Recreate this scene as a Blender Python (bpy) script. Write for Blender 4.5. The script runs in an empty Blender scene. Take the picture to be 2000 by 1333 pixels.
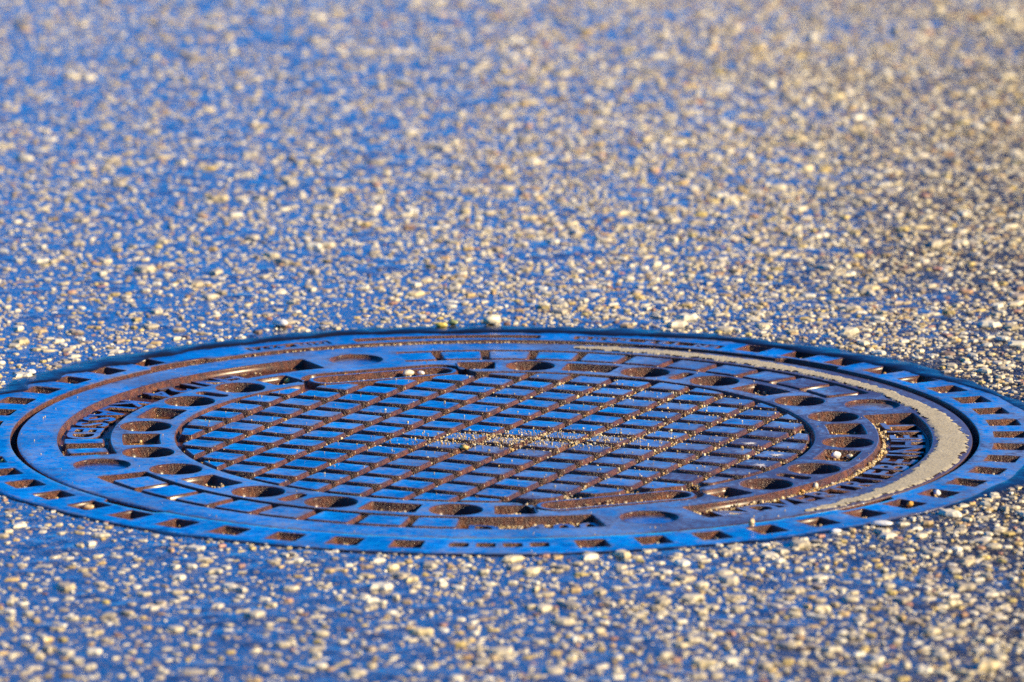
import bpy, math, random
import numpy as np
from mathutils import Vector, Matrix
from mathutils.geometry import delaunay_2d_cdt

S = bpy.context.scene
C = S.collection
R = math.radians
rng = np.random.default_rng(11)
random.seed(5)
MM = 0.001

# ------------------------------------------------------------------ camera
cam_d = bpy.data.cameras.new('camera')
cam = bpy.data.objects.new('camera', cam_d)
C.objects.link(cam)
cam.location = (0.0119, -4.8223, 1.0063)
cam.rotation_euler = (R(90 - 11.038), 0, 0)
cam_d.sensor_width = 36
cam_d.lens = 250.2
cam_d.clip_start = 0.05
cam_d.clip_end = 500
cam_d.dof.use_dof = True
cam_d.dof.focus_distance = 4.95
cam_d.dof.aperture_fstop = 10.5
S.camera = cam

# ------------------------------------------------------------------ sky, sun, exposure
SUN_AZ, SUN_EL = -12.0, 25.0          # degrees; azimuth counted from +x towards +y
W = bpy.data.worlds.new('World')
S.world = W
W.use_nodes = True
wn, wl = W.node_tree.nodes, W.node_tree.links
wn.clear()
sky = wn.new('ShaderNodeTexSky')
sky.sky_type = 'NISHITA'
sky.sun_disc = False
sky.sun_elevation = R(SUN_EL)
sky.sun_rotation = R(90 - SUN_AZ)
sky.altitude = 2500
sky.air_density = 1.0
sky.dust_density = 0.0
sky.ozone_density = 6.0
hs = wn.new('ShaderNodeHueSaturation')
hs.inputs['Saturation'].default_value = 2.0
bg = wn.new('ShaderNodeBackground')
bg.inputs['Strength'].default_value = 0.09
wo = wn.new('ShaderNodeOutputWorld')
wl.new(sky.outputs[0], hs.inputs['Color'])
grade = wn.new('ShaderNodeVectorMath')
grade.operation = 'MULTIPLY'
grade.inputs[1].default_value = (0.04, 1.08, 1.38)
wl.new(hs.outputs[0], grade.inputs[0])
wl.new(grade.outputs[0], bg.inputs['Color'])
wl.new(bg.outputs[0], wo.inputs[0])

sun_d = bpy.data.lights.new('sun', 'SUN')
sun_d.energy = 5.0
sun_d.angle = R(0.5)
sun_d.color = (1.0, 0.83, 0.52)
sun = bpy.data.objects.new('sun', sun_d)
C.objects.link(sun)
sd = Vector((math.cos(R(SUN_EL)) * math.cos(R(SUN_AZ)), math.cos(R(SUN_EL)) * math.sin(R(SUN_AZ)), math.sin(R(SUN_EL))))
sun.rotation_euler = sd.to_track_quat('Z', 'Y').to_euler()
sun.location = (3, -1, 3)

S.view_settings.view_transform = 'Standard'
S.view_settings.look = 'None'
S.view_settings.gamma = 1
S.view_settings.exposure = 1.0
S.view_settings.use_curve_mapping = False
S.render.engine = 'CYCLES'
S.cycles.use_denoising = False
S.cycles.max_bounces = 6
S.cycles.caustics_reflective = False
S.cycles.caustics_refractive = False


# ------------------------------------------------------------------ material helpers
class NT:
    def __init__(s, name):
        s.m = bpy.data.materials.new(name)
        s.m.use_nodes = True
        s.t = s.m.node_tree
        s.n, s.l = s.t.nodes, s.t.links
        s.n.clear()
        s.out = s.n.new('ShaderNodeOutputMaterial')
        s.b = s.n.new('ShaderNodeBsdfPrincipled')
        s.l.new(s.b.outputs[0], s.out.inputs[0])
        s.geo = s.n.new('ShaderNodeNewGeometry')
        s.pos = s.geo.outputs['Position']

    def set(s, k, v):
        if hasattr(v, 'links') or isinstance(v, bpy.types.NodeSocket):
            s.l.new(v, s.b.inputs[k])
        else:
            s.b.inputs[k].default_value = v

    def link(s, a, b): s.l.new(a, b)

    def noise(s, scale, detail=3, rough=0.55, vec=None, dist=0.0):
        n = s.n.new('ShaderNodeTexNoise')
        n.inputs['Scale'].default_value = scale
        n.inputs['Detail'].default_value = detail
        n.inputs['Roughness'].default_value = rough
        n.inputs['Distortion'].default_value = dist
        s.l.new(vec or s.pos, n.inputs['Vector'])
        return n.outputs['Fac']

    def scaled(s, v):
        m = s.n.new('ShaderNodeVectorMath')
        m.operation = 'MULTIPLY'
        s.l.new(s.pos, m.inputs[0])
        m.inputs[1].default_value = v
        return m.outputs[0]

    def ramp(s, fac, stops, interp='LINEAR'):
        r = s.n.new('ShaderNodeValToRGB')
        r.color_ramp.interpolation = interp
        e = r.color_ramp.elements
        while len(e) < len(stops): e.new(0.5)
        for el, (p, c) in zip(e, stops):
            el.position = p
            el.color = (*c, 1) if isinstance(c, (tuple, list)) else (c, c, c, 1)
        s.l.new(fac, r.inputs[0])
        return r.outputs[0]

    def mapr(s, v, a, b, c, d, smooth=False):
        m = s.n.new('ShaderNodeMapRange')
        m.interpolation_type = 'SMOOTHSTEP' if smooth else 'LINEAR'
        s.l.new(v, m.inputs[0])
        for i, x in enumerate((a, b, c, d)):
            m.inputs[i + 1].default_value = x
        return m.outputs[0]

    def math(s, op, a, b=None):
        m = s.n.new('ShaderNodeMath')
        m.operation = op
        for i, x in enumerate((a, b)):
            if x is None: continue
            if isinstance(x, (int, float)): m.inputs[i].default_value = x
            else: s.l.new(x, m.inputs[i])
        return m.outputs[0]

    def mix(s, fac, a, b):
        m = s.n.new('ShaderNodeMix')
        m.data_type = 'RGBA'
        for i, x in ((0, fac), (6, a), (7, b)):
            if isinstance(x, (int, float)): m.inputs[i].default_value = x
            elif isinstance(x, (tuple, list)): m.inputs[i].default_value = (*x, 1)
            else: s.l.new(x, m.inputs[i])
        return m.outputs[2]

    def bump(s, h, strength=0.5, dist=0.001, prev=None):
        b = s.n.new('ShaderNodeBump')
        b.inputs['Strength'].default_value = strength
        b.inputs['Distance'].default_value = dist
        s.l.new(h, b.inputs['Height'])
        if prev: s.l.new(prev, b.inputs['Normal'])
        return b.outputs[0]

    def wet(s, shift=0.0):
        """1 where the ground is wet (left of the cover), low where it has dried (right)."""
        sep = s.n.new('ShaderNodeSeparateXYZ')
        s.l.new(s.pos, sep.inputs[0])
        x = s.math('SUBTRACT', sep.outputs[0], s.math('MULTIPLY', s.math('ABSOLUTE', sep.outputs[1]), 0.10))
        n = s.noise(3.5, 4, 0.6)
        v = s.math('ADD', x, s.math('MULTIPLY', s.math('SUBTRACT', n, 0.5), 0.75))
        return s.mapr(v, -0.22 + shift, 0.36 + shift, 1.0, 0.0, True)


def mat_iron(name='worn wet cast iron', shift=0.10):
    k = NT(name)
    wet = k.wet(shift)
    oi = k.n.new('ShaderNodeObjectInfo')
    n = k.noise(60, 5, 0.65)
    n2 = k.noise(900, 3, 0.6)
    n3 = k.noise(260, 4, 0.65)
    ea = k.n.new('ShaderNodeAttribute')
    ea.attribute_name = 'edge'
    stain = k.mapr(k.noise(9, 5, 0.65), 0.48, 0.66, 0, 1, True)
    dry = k.math('ADD', k.math('SUBTRACT', 1.0, wet), k.math('MULTIPLY', stain, 0.45))
    dry = k.math('ADD', dry, k.math('MULTIPLY', k.math('SUBTRACT', oi.outputs['Random'], 0.5), 0.35))
    dry = k.math('ADD', dry, k.math('MULTIPLY', k.math('SUBTRACT', n3, 0.5), 1.7))
    dry = k.math('ADD', dry, k.math('MULTIPLY', k.math('SUBTRACT', n, 0.5), 1.3))
    dry = k.math('ADD', dry, k.math('MULTIPLY', k.math('MULTIPLY', ea.outputs['Fac'], n3), 0.75))
    w = k.mapr(dry, -0.05, 1.0, 1.0, 0.0)
    brown = k.mix(n3, (0.016, 0.005, 0.003), (0.085, 0.025, 0.010))
    painted_sheen = k.mapr(k.noise(16, 4, 0.6, None, 0.6), 0.36, 0.66, 0, 1, True)  # pale sheen of the wet iron, painted as patches into the base colour
    grey = k.mix(k.math('MULTIPLY', k.math('ADD', n, painted_sheen), 0.5), (0.09, 0.11, 0.16), (0.85, 0.92, 0.95))
    k.set('Base Color', k.mix(k.mapr(w, 0, 0.9, 0.05, 1.0), brown, grey))
    k.set('Metallic', k.mapr(w, 0, 0.9, 0.15, 1.0))
    k.set('Roughness', k.math('ADD', k.mapr(w, 0, 1, 0.36, 0.11), k.math('MULTIPLY', n2, 0.12)))
    k.set('Coat Weight', k.mapr(w, 0, 1, 0.3, 1.0))
    k.set('Coat Roughness', 0.12)
    k.set('Coat IOR', 1.33)
    b = k.bump(n3, 0.35, 0.0016)
    b = k.bump(n2, 0.30, 0.0006, b)
    b = k.bump(n, 0.35, 0.0022, b)
    k.set('Normal', b)
    return k.m


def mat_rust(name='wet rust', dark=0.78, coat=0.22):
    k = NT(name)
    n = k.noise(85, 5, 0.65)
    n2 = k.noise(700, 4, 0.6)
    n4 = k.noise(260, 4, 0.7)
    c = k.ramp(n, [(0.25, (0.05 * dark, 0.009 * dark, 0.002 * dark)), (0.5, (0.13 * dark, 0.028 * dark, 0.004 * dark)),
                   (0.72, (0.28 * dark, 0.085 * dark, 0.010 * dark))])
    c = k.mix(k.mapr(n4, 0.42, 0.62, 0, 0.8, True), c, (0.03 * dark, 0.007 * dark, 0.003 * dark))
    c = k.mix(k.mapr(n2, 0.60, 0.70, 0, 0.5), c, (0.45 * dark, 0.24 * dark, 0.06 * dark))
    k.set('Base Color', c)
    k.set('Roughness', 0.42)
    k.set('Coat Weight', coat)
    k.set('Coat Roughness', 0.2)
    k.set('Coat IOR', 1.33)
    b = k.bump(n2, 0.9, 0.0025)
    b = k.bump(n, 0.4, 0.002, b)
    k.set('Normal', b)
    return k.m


def mat_mud():
    k = NT('wet brown mud')
    n = k.noise(140, 5, 0.65)
    n2 = k.noise(1100, 3, 0.6)
    c = k.ramp(n, [(0.3, (0.05, 0.014, 0.002)), (0.50, (0.20, 0.075, 0.010)), (0.68, (0.55, 0.29, 0.05))])
    k.set('Base Color', c)
    k.set('Roughness', 0.35)
    k.set('Coat Weight', 0.7)
    k.set('Coat Roughness', 0.1)
    k.set('Coat IOR', 1.33)
    k.set('Normal', k.bump(n2, 0.5, 0.001, k.bump(n, 0.5, 0.003)))
    return k.m


def mat_crust():
    k = NT('dried sandy crust')
    n = k.noise(420, 4, 0.7)
    n2 = k.noise(70, 4, 0.6)
    c = k.mix(n2, (0.34, 0.28, 0.17), (0.50, 0.43, 0.28))
    c = k.mix(k.mapr(n, 0.56, 0.7, 0, 0.75), c, (0.20, 0.16, 0.11))
    k.set('Base Color', c)
    k.set('Roughness', 0.85)
    k.set('Normal', k.bump(n, 0.6, 0.001))
    return k.m


def mat_stone(name='aggregate stone', gold=False):
    k = NT(name)
    a = k.n.new('ShaderNodeAttribute')
    a.attribute_name = 'tone'
    t = a.outputs['Fac']
    c = k.ramp(t, [(0.0, (0.68, 0.57, 0.34)), (0.30, (0.86, 0.78, 0.56)), (0.52, (0.70, 0.55, 0.26)), (0.70, (0.86, 0.77, 0.55)),
                   (0.82, (0.40, 0.31, 0.22)), (0.88, (0.70, 0.46, 0.14)), (0.94, (0.66, 0.50, 0.12)), (0.985, (0.52, 0.22, 0.13)), (1.0, (0.10, 0.09, 0.09))])
    if gold:
        c = k.ramp(t, [(0.0, (0.70, 0.56, 0.30)), (0.3, (0.62, 0.42, 0.14)), (0.6, (0.78, 0.68, 0.46)), (0.8, (0.66, 0.40, 0.08)), (1.0, (0.40, 0.18, 0.05))])
    wn_ = k.n.new('ShaderNodeTexWhiteNoise')
    wn_.noise_dimensions = '1D'
    k.link(k.math('MULTIPLY', t, 913.0), wn_.inputs['W'])
    c = k.mix(k.math('MULTIPLY', k.math('POWER', wn_.outputs['Value'], 1.6), 0.68), c, (0.15, 0.10, 0.05))
    n = k.noise(650, 3, 0.6)
    c = k.mix(k.mapr(n, 0.35, 0.75, 0, 0.4), c, (0.34, 0.24, 0.13))
    k.set('Base Color', c)
    wet = k.wet()
    k.set('Roughness', 0.55)
    k.set('Coat Weight', k.mapr(wet, 0, 1, 0.0, 0.25))
    k.set('Coat Roughness', 0.22)
    k.set('Coat IOR', 1.33)
    k.set('Normal', k.bump(n, 0.35, 0.0008))
    return k.m


def mat_pebble(name, col):
    k = NT(name)
    n = k.noise(380, 4, 0.6)
    k.set('Base Color', k.mix(k.mapr(n, 0.3, 0.75, 0, 0.6), col, tuple(x * 0.55 for x in col)))
    k.set('Roughness', 0.5)
    k.set('Coat Weight', 0.3)
    k.set('Coat Roughness', 0.2)
    k.set('Normal', k.bump(n, 0.4, 0.001))
    return k.m


def mat_binder():
    k = NT('wet asphalt binder')
    wet = k.wet(0.14)
    n = k.noise(45, 4, 0.65)
    n1 = k.noise(210, 4, 0.65)
    n2 = k.noise(520, 4, 0.6)
    vo = k.n.new('ShaderNodeTexVoronoi')
    vo.inputs['Scale'].default_value = 640
    k.link(k.pos, vo.inputs['Vector'])
    sep = k.n.new('ShaderNodeSeparateColor')
    k.link(vo.outputs['Color'], sep.inputs[0])
    grain = k.math('MULTIPLY', k.mapr(sep.outputs[0], 0.64, 0.68, 0, 1), k.mapr(vo.outputs['Distance'], 0.32, 0.5, 1, 0))
    base = k.mix(n, (0.006, 0.005, 0.005), (0.024, 0.019, 0.016))
    base = k.mix(k.math('MULTIPLY', grain, 0.9), base, k.mix(sep.outputs[1], (0.55, 0.46, 0.30), (0.25, 0.17, 0.09)))
    k.set('Base Color', base)
    # water film: closed in the hollows on the wet side, broken up on the dry side
    film = k.math('ADD', k.math('MULTIPLY', n1, 0.75), k.math('MULTIPLY', n, 0.45))
    film = k.math('ADD', film, k.math('MULTIPLY', wet, 0.42))
    film = k.mapr(film, 0.66, 1.0, 0.12, 1.0, True)
    film = k.math('MULTIPLY', film, k.mapr(grain, 0, 1, 1, 0.2))
    k.set('Roughness', k.mapr(film, 0, 1, 0.62, 0.30))
    k.set('Specular IOR Level', k.mapr(film, 0, 1, 0.18, 0.5))
    k.set('Coat Weight', film)
    k.set('Coat Roughness', 0.15)
    k.set('Coat IOR', 1.40)
    b = k.bump(n, 0.30, 0.006)
    b = k.bump(n1, 0.5, 0.0030, b)
    b = k.bump(n2, 0.40, 0.0016, b)
    k.set('Normal', b)
    return k.m


def mat_bitumen():
    k = NT('smooth black bitumen')
    n = k.noise(70, 4, 0.6)
    n2 = k.noise(500, 3, 0.6)
    k.set('Base Color', k.mix(n, (0.004, 0.004, 0.005), (0.012, 0.010, 0.010)))
    k.set('Roughness', k.mapr(n, 0.35, 0.7, 0.2, 0.36))
    k.set('Specular IOR Level', k.mapr(n, 0.35, 0.65, 0.5, 0.25))
    k.set('Coat Weight', 0.0)
    k.set('Normal', k.bump(n2, 0.25, 0.0008, k.bump(n, 0.4, 0.003)))
    return k.m


def mat_plain(name, col, rough=0.6):
    k = NT(name)
    n = k.noise(900, 3, 0.6)
    k.set('Base Color', k.mix(n, tuple(x * 0.7 for x in col), col))
    k.set('Roughness', rough)
    return k.m


M_IRON = mat_iron()
M_IRON_RING = mat_iron('wet cast iron of the outer ring', 0.36)
M_RUST = mat_rust()
M_DARK = mat_rust('dark rust', 0.45, 0.3)  # darker copy of the rust, for the floor of the gap
M_MUD = mat_mud()
M_CRUST = mat_crust()
M_STONE = mat_stone()
M_GRIT = mat_stone('golden sand grain', True)
M_BIND = mat_binder()
M_BIT = mat_bitumen()
M_SPLASH = mat_plain('dried pale droplet', (0.66, 0.62, 0.58), 0.8)


# ------------------------------------------------------------------ mesh helpers (plan units: millimetres)
def link(name, mesh, parent=None, loc=(0, 0, 0)):
    o = bpy.data.objects.new(name, mesh)
    C.objects.link(o)
    o.location = loc
    if parent: o.parent = parent
    return o


def tag(o, label=None, cat=None, group=None, kind=None):
    for k, v in (('label', label), ('category', cat), ('group', group), ('kind', kind)):
        if v: o[k] = v
    return o


def empty(name, loc=(0, 0, 0)):
    o = bpy.data.objects.new(name, None)
    C.objects.link(o)
    o.empty_display_size = 0.05
    o.location = loc
    return o


def make_mesh(name, verts, faces, mats, mi=None, smooth=None):
    me = bpy.data.meshes.new(name)
    me.from_pydata([tuple(c * MM for c in v) for v in verts], [], faces)
    for m in mats: me.materials.append(m)
    if mi is not None: me.polygons.foreach_set('material_index', mi)
    if smooth is not None: me.polygons.foreach_set('use_smooth', smooth)
    me.update()
    return me


def pip(poly, pts):
    x, y = pts[:, 0], pts[:, 1]
    px, py = poly[:, 0], poly[:, 1]
    qx, qy = np.roll(px, -1), np.roll(py, -1)
    c = np.zeros(len(pts), bool)
    for i in range(len(poly)):
        cond = (py[i] > y) != (qy[i] > y)
        if cond.any():
            dy = qy[i] - py[i]
            c ^= cond & (x < (qx[i] - px[i]) * (y - py[i]) / (dy if dy else 1e-9) + px[i])
    return c


def fill(loops, extra=None):
    """Triangulate the even-odd area of closed loops; vertex order is kept. Returns tris (up-facing)."""
    pts, edges = [], []
    for lp in loops:
        b = len(pts)
        n = len(lp)
        pts += [Vector((float(p[0]), float(p[1]))) for p in lp]
        edges += [(b + i, b + (i + 1) % n) for i in range(n)]
    if extra is not None: pts += [Vector((float(p[0]), float(p[1]))) for p in extra]
    vo, eo, fo, ov, oe, of = delaunay_2d_cdt(pts, edges, [], 0, 1e-5, True)
    P = np.array([(v.x, v.y) for v in vo])
    T = np.array([f for f in fo])
    cen = P[T].mean(1)
    inside = np.zeros(len(T), bool)
    for lp in loops: inside ^= pip(np.asarray(lp, float), cen)
    T = T[inside]
    mp = np.array([o[0] if len(o) else -1 for o in ov])
    T = mp[T]
    out = []
    A = np.array([(p.x, p.y) for p in pts])
    for a, b, c in T:
        if min(a, b, c) < 0: continue
        ar = (A[b, 0] - A[a, 0]) * (A[c, 1] - A[a, 1]) - (A[c, 0] - A[a, 0]) * (A[b, 1] - A[a, 1])
        if abs(ar) < 1e-9: continue
        out.append((a, b, c) if ar > 0 else (a, c, b))
    return out


def interior(loops, r0, r1, spacing, margin):
    """points spread over a flat face, clear of every edge"""
    g = np.arange(-r1, r1, spacing)
    X, Y = np.meshgrid(g, g)
    P = np.stack([X.ravel(), Y.ravel()], 1) + rng.uniform(-.3, .3, (X.size, 2)) * spacing
    r = np.hypot(P[:, 0], P[:, 1])
    P = P[(r > r0) & (r < r1)]
    ins = np.zeros(len(P), bool)
    for lp in loops: ins ^= pip(np.asarray(lp, float), P)
    P = P[ins]
    B = np.concatenate([np.asarray(l, float) for l in loops])
    d = np.full(len(P), 1e9)
    for k in range(0, len(B), 200):
        q = B[k:k + 200]
        d = np.minimum(d, np.hypot(P[:, 0][:, None] - q[:, 0], P[:, 1][:, None] - q[:, 1]).min(1))
    return P[d > margin]


def edge_attr(me, vals):
    at_ = me.attributes.new('edge', 'FLOAT', 'POINT')
    at_.data.foreach_set('value', np.asarray(vals, np.float32))
    return me


def pol(r, a): return (r * math.cos(R(a)), r * math.sin(R(a)))


def polar_rect(r0, r1, a0, a1, cr=2.0, step=1.6):
    n = max(2, int((a1 - a0) / step))

    def f(d):
        q0, q1 = r0 + d, r1 - d
        pts = []
        c = max(cr - d, 0.5)
        rm = (r0 + r1) / 2
        e = d / rm * 180 / math.pi
        b0, b1 = a0 + e, a1 - e
        c = min(c, (q1 - q0) * 0.45, (b1 - b0) * rm * math.pi / 180 * 0.45)
        g = c / rm * 180 / math.pi

        def corner(rc, ac, s):
            for k in range(5):
                t = R(s + 90 * k / 4)
                pts.append(pol(rc + c * math.cos(t), ac + g * math.sin(t)))
        # going counter-clockwise in plan: outer arc b0->b1, then inner arc back
        corner(q1 - c, b0 + g, -90)
        for k in range(1, n): pts.append(pol(q1, b0 + g + (b1 - b0 - 2 * g) * k / n))
        corner(q1 - c, b1 - g, 0)
        corner(q0 + c, b1 - g, 90)
        for k in range(1, n): pts.append(pol(q0, b1 - g - (b1 - b0 - 2 * g) * k / n))
        corner(q0 + c, b0 + g, 180)
        return np.array(pts)

    # corner() walks angle s..s+90 where 0 = outward, 90 = +angle: fix order for the first corner
    return f


def circle(cx, cy, rad, n=40):
    t = np.arange(n) * 2 * math.pi / n
    return lambda d: np.stack([cx + (rad - d) * np.cos(t), cy + (rad - d) * np.sin(t)], 1)


def stadium(cx, cy, ang, hl, hw, n=14):
    ca, sa = math.cos(R(ang)), math.sin(R(ang))

    def f(d):
        w = hw - d
        p = []
        for k in range(n + 1):
            t = -math.pi / 2 + math.pi * k / n
            p.append((hl + w * math.cos(t), w * math.sin(t)))
        for k in range(n + 1):
            t = math.pi / 2 + math.pi * k / n
            p.append((-hl + w * math.cos(t), w * math.sin(t)))
        p = np.array(p)
        return np.stack([cx + p[:, 0] * ca - p[:, 1] * sa, cy + p[:, 0] * sa + p[:, 1] * ca], 1)
    return f


def ccw(p):
    x, y = p[:, 0], p[:, 1]
    return (x * np.roll(y, -1) - np.roll(x, -1) * y).sum() > 0


def cup(name, f, depth, parent, mats, z0=0.0, lip=0.8, draft=1.0, floor_noise=0.0, floor_mat=2):
    """A recess hanging below an opening: rounded lip, drafted wall, floor."""
    lev = [(0, 0), (lip * 0.30, -lip * 0.06), (lip * 0.68, -lip * 0.32), (lip * 0.94, -lip * 0.78), (lip, -lip * 1.2),
           (lip + draft, -depth + 0.7), (lip + draft + 0.8, -depth)]
    loops = [f(d) for d, z in lev]
    n = len(loops[0])
    V, F, MI, SM = [], [], [], []
    for (d, z), lp in zip(lev, loops): V += [(x, y, z0 + z) for x, y in lp]
    fl = ccw(loops[0])
    for j in range(len(lev) - 1):
        for i in range(n):
            a, b, c, d = j * n + i, j * n + (i + 1) % n, (j + 1) * n + (i + 1) % n, (j + 1) * n + i
            F.append((a, b, c, d) if fl else (d, c, b, a))
            MI.append(0 if j < 1 else 1)
            SM.append(True)
    b = (len(lev) - 1) * n
    for t in fill([loops[-1]]):
        F.append(tuple(b + i for i in t))
        MI.append(floor_mat)
        SM.append(False)
    return link(name, make_mesh(name, V, F, mats, MI, SM), parent)


def smooth_poly(P, c=1.6, k=3):
    out = []
    n = len(P)
    for i in range(n):
        a, b, d = np.array(P[i - 1]), np.array(P[i]), np.array(P[(i + 1) % n])
        l1, l2 = np.linalg.norm(a - b), np.linalg.norm(d - b)
        u, v = (a - b) / max(l1, 1e-6), (d - b) / max(l2, 1e-6)
        if np.dot(u, v) < -0.97:
            out.append(b)
            continue
        e = min(c, l1 * 0.4, l2 * 0.4)
        p, q = b + u * e, b + v * e
        for s in range(k + 1):
            t = s / k
            out.append((1 - t) ** 2 * p + 2 * t * (1 - t) * b + t * t * q)
    return np.array(out)


def offset_poly(P, d):
    """move every vertex outward by d (ccw polygon)"""
    n = len(P)
    a = np.roll(P, 1, 0)
    b = np.roll(P, -1, 0)
    e1 = P - a
    e2 = b - P
    n1 = np.stack([e1[:, 1], -e1[:, 0]], 1) / np.maximum(np.linalg.norm(e1, axis=1), 1e-6)[:, None]
    n2 = np.stack([e2[:, 1], -e2[:, 0]], 1) / np.maximum(np.linalg.norm(e2, axis=1), 1e-6)[:, None]
    nn = n1 + n2
    nn /= np.maximum(np.linalg.norm(nn, axis=1), 1e-6)[:, None]
    return P + nn * d


def raised(P, z_floor, z_top, round_=0.9, draft=1.9):
    """pad standing on a floor: drafted wall, rounded top edge; P = ccw outline at mid height"""
    lev = [(draft + 0.5, z_floor - 0.3), (draft * 0.75, z_floor + 0.5), (0.05, z_top - round_), (-round_ * 0.28, z_top - round_ * 0.32),
           (-round_ * 0.95, z_top - 0.03), (-round_ * 1.5, z_top)]
    V, F, MI, SM = [], [], [], []
    n = len(P)
    for d, z in lev: V += [(x, y, z) for x, y in offset_poly(P, d)]
    for j in range(len(lev) - 1):
        for i in range(n):
            F.append((j * n + i, j * n + (i + 1) % n, (j + 1) * n + (i + 1) % n, (j + 1) * n + i))
            MI.append(1 if j < 4 else 0)
            SM.append(True)
    b = (len(lev) - 1) * n
    # worn top: an inner ring and a centre, a touch uneven
    inner_ = P * 0.62 + P.mean(0) * 0.38
    V += [(x, y, z_top + random.gauss(0.02, 0.06)) for x, y in inner_] + [(*P.mean(0), z_top + 0.05)]
    for i in range(n):
        F.append((b + i, b + (i + 1) % n, b + n + (i + 1) % n, b + n + i))
        F.append((b + n + i, b + n + (i + 1) % n, b + 2 * n))
        MI += [0, 0]
        SM += [True, True]
    return V, F, MI, SM


def raised_mesh(name, P, *a):
    V, F, MI, SM = raised(P, *a)
    me = make_mesh(name, V, F, [M_IRON, M_RUST], MI, SM)
    e = np.ones(len(V))
    e[-(len(P) + 1):] = 0
    return edge_attr(me, e)


# ------------------------------------------------------------------ layout of the cover (mm, degrees)
R_COVER, R_TRACK1, R_TRACK0, R_DISC = 330.0, 303.0, 265.0, 222.0
D_REL = 5.4
SLOT_A = (111.0, 291.0)
SLOT_C = 226.0


def slot_frame(a):
    c = pol(SLOT_C, a)
    return c, a - 90 + 2.0


def disc_edge(d):
    """boundary of the sunken middle: a circle that swells round the two lifting slots"""
    pts = []
    for i in range(540):
        a = i * 360 / 540
        r = R_DISC
        for s in SLOT_A:
            (cx, cy), dr = slot_frame(s)
            da = (a - s + 180) % 360 - 180
            if abs(da) < 30:
                lo, hi = 150.0, 280.0
                # outer hit of the ray with the stadium of half width 21, half length 44
                best = 0
                for k in range(66):
                    q = 205 + k
                    x, y = pol(q, a)
                    u = (x - cx) * math.cos(R(dr)) + (y - cy) * math.sin(R(dr))
                    v = -(x - cx) * math.sin(R(dr)) + (y - cy) * math.cos(R(dr))
                    u = max(abs(u) - 42, 0)
                    if u * u + v * v < 21.5 ** 2: best = q
                r = max(r, best)
        pts.append(r)
    pts = np.array(pts)
    for _ in range(3): pts = (np.roll(pts, 1) + pts * 2 + np.roll(pts, -1)) / 4
    a = np.arange(540) * 2 * math.pi / 540
    return np.stack([(pts - d) * np.cos(a), (pts - d) * np.sin(a)], 1)


BOSS = [(285.0, a) for a in (20.9, 110.9, 200.9, 290.9)]
TRACKS = [(28.0, 104.2), (117.6, 194.2), (207.6, 284.2), (297.6, 374.2)]
HOLES = []
for a in (84.1, 63.8, 50.0, 28.2, 14.3, 353.6, 332.2, 318.2):
    HOLES += [a, a + 180]
POCK = []
for a, w in ((93.2, 28), (73.9, 39), (56.9, 11), (39.3, 38), (4.0, 38), (343.2, 37), (325.4, 11), (309.2, 27)):
    POCK += [(a, w), (a + 180, w)]

# ------------------------------------------------------------------ road surface
def seal_radii(a):
    """inner and outer edge of the bitumen joint round the frame, and how thick it lies"""
    d90 = abs((a - 90 + 180) % 360 - 180)
    back = max(0.0, 1 - max(0, d90 - 45) / 35)
    dl = abs((a - 150 + 180) % 360 - 180)
    left = max(0.0, 1 - dl / 32)
    dr = abs((a + 8 + 180) % 360 - 180)
    right = max(0.0, 1 - dr / 34)
    nz = math.sin(R(a * 7 + 20)) * 1.6 + math.sin(R(a * 17 + 80)) * 1.1 + math.sin(R(a * 41)) * 0.6
    ri = 380.5 - 15 * max(back, left * 0.95) - 6 * right + nz * (0.9 + max(back, left, right))
    if left > 0: ri += left * 5 * math.sin(R(a * 54.4 + 40))
    ro = 384 + 9 * back + 12 * left * (1 - back) + 15 * right + math.sin(R(a * 11 + 5)) * 2.4 + math.sin(R(a * 29 + 50)) * 2.0 + math.sin(R(a * 67)) * 1.2
    h = 0.25 + 1.3 * max(back, left * 0.8, right * 0.7)
    return ri, max(ro, ri + 2.5), h


RI, RO, RH = (np.array(v) for v in zip(*[seal_radii(i * 0.75) for i in range(480)]))
Z_ROAD = 0.7
def vgrid(nx, ny, kx, ky):
    """smooth random field, about unit variance, features kx by ky cells"""
    g = rng.normal(size=(int(ny / ky) + 3, int(nx / kx) + 3))
    x, y = np.arange(nx) / kx, np.arange(ny) / ky
    xi, yi = x.astype(int), y.astype(int)
    tx, ty = x - xi, y - yi
    tx, ty = tx * tx * (3 - 2 * tx), (ty * ty * (3 - 2 * ty))[:, None]
    a = g[yi][:, xi] * (1 - tx) + g[yi][:, xi + 1] * tx
    b = g[yi + 1][:, xi] * (1 - tx) + g[yi + 1][:, xi + 1] * tx
    return a * (1 - ty) + b * ty


DX, DY = 3.4, 4.2
gx = np.arange(-690, 715, DX)
gy = np.arange(-830, 2210, DY)
nx, ny = len(gx), len(gy)
GX, GY = np.meshgrid(gx, gy)
Hh = 0.36 * vgrid(nx, ny, 2.2, 2.2) + 0.30 * vgrid(nx, ny, 5, 5) + 0.22 * vgrid(nx, ny, 17, 14)
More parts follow.
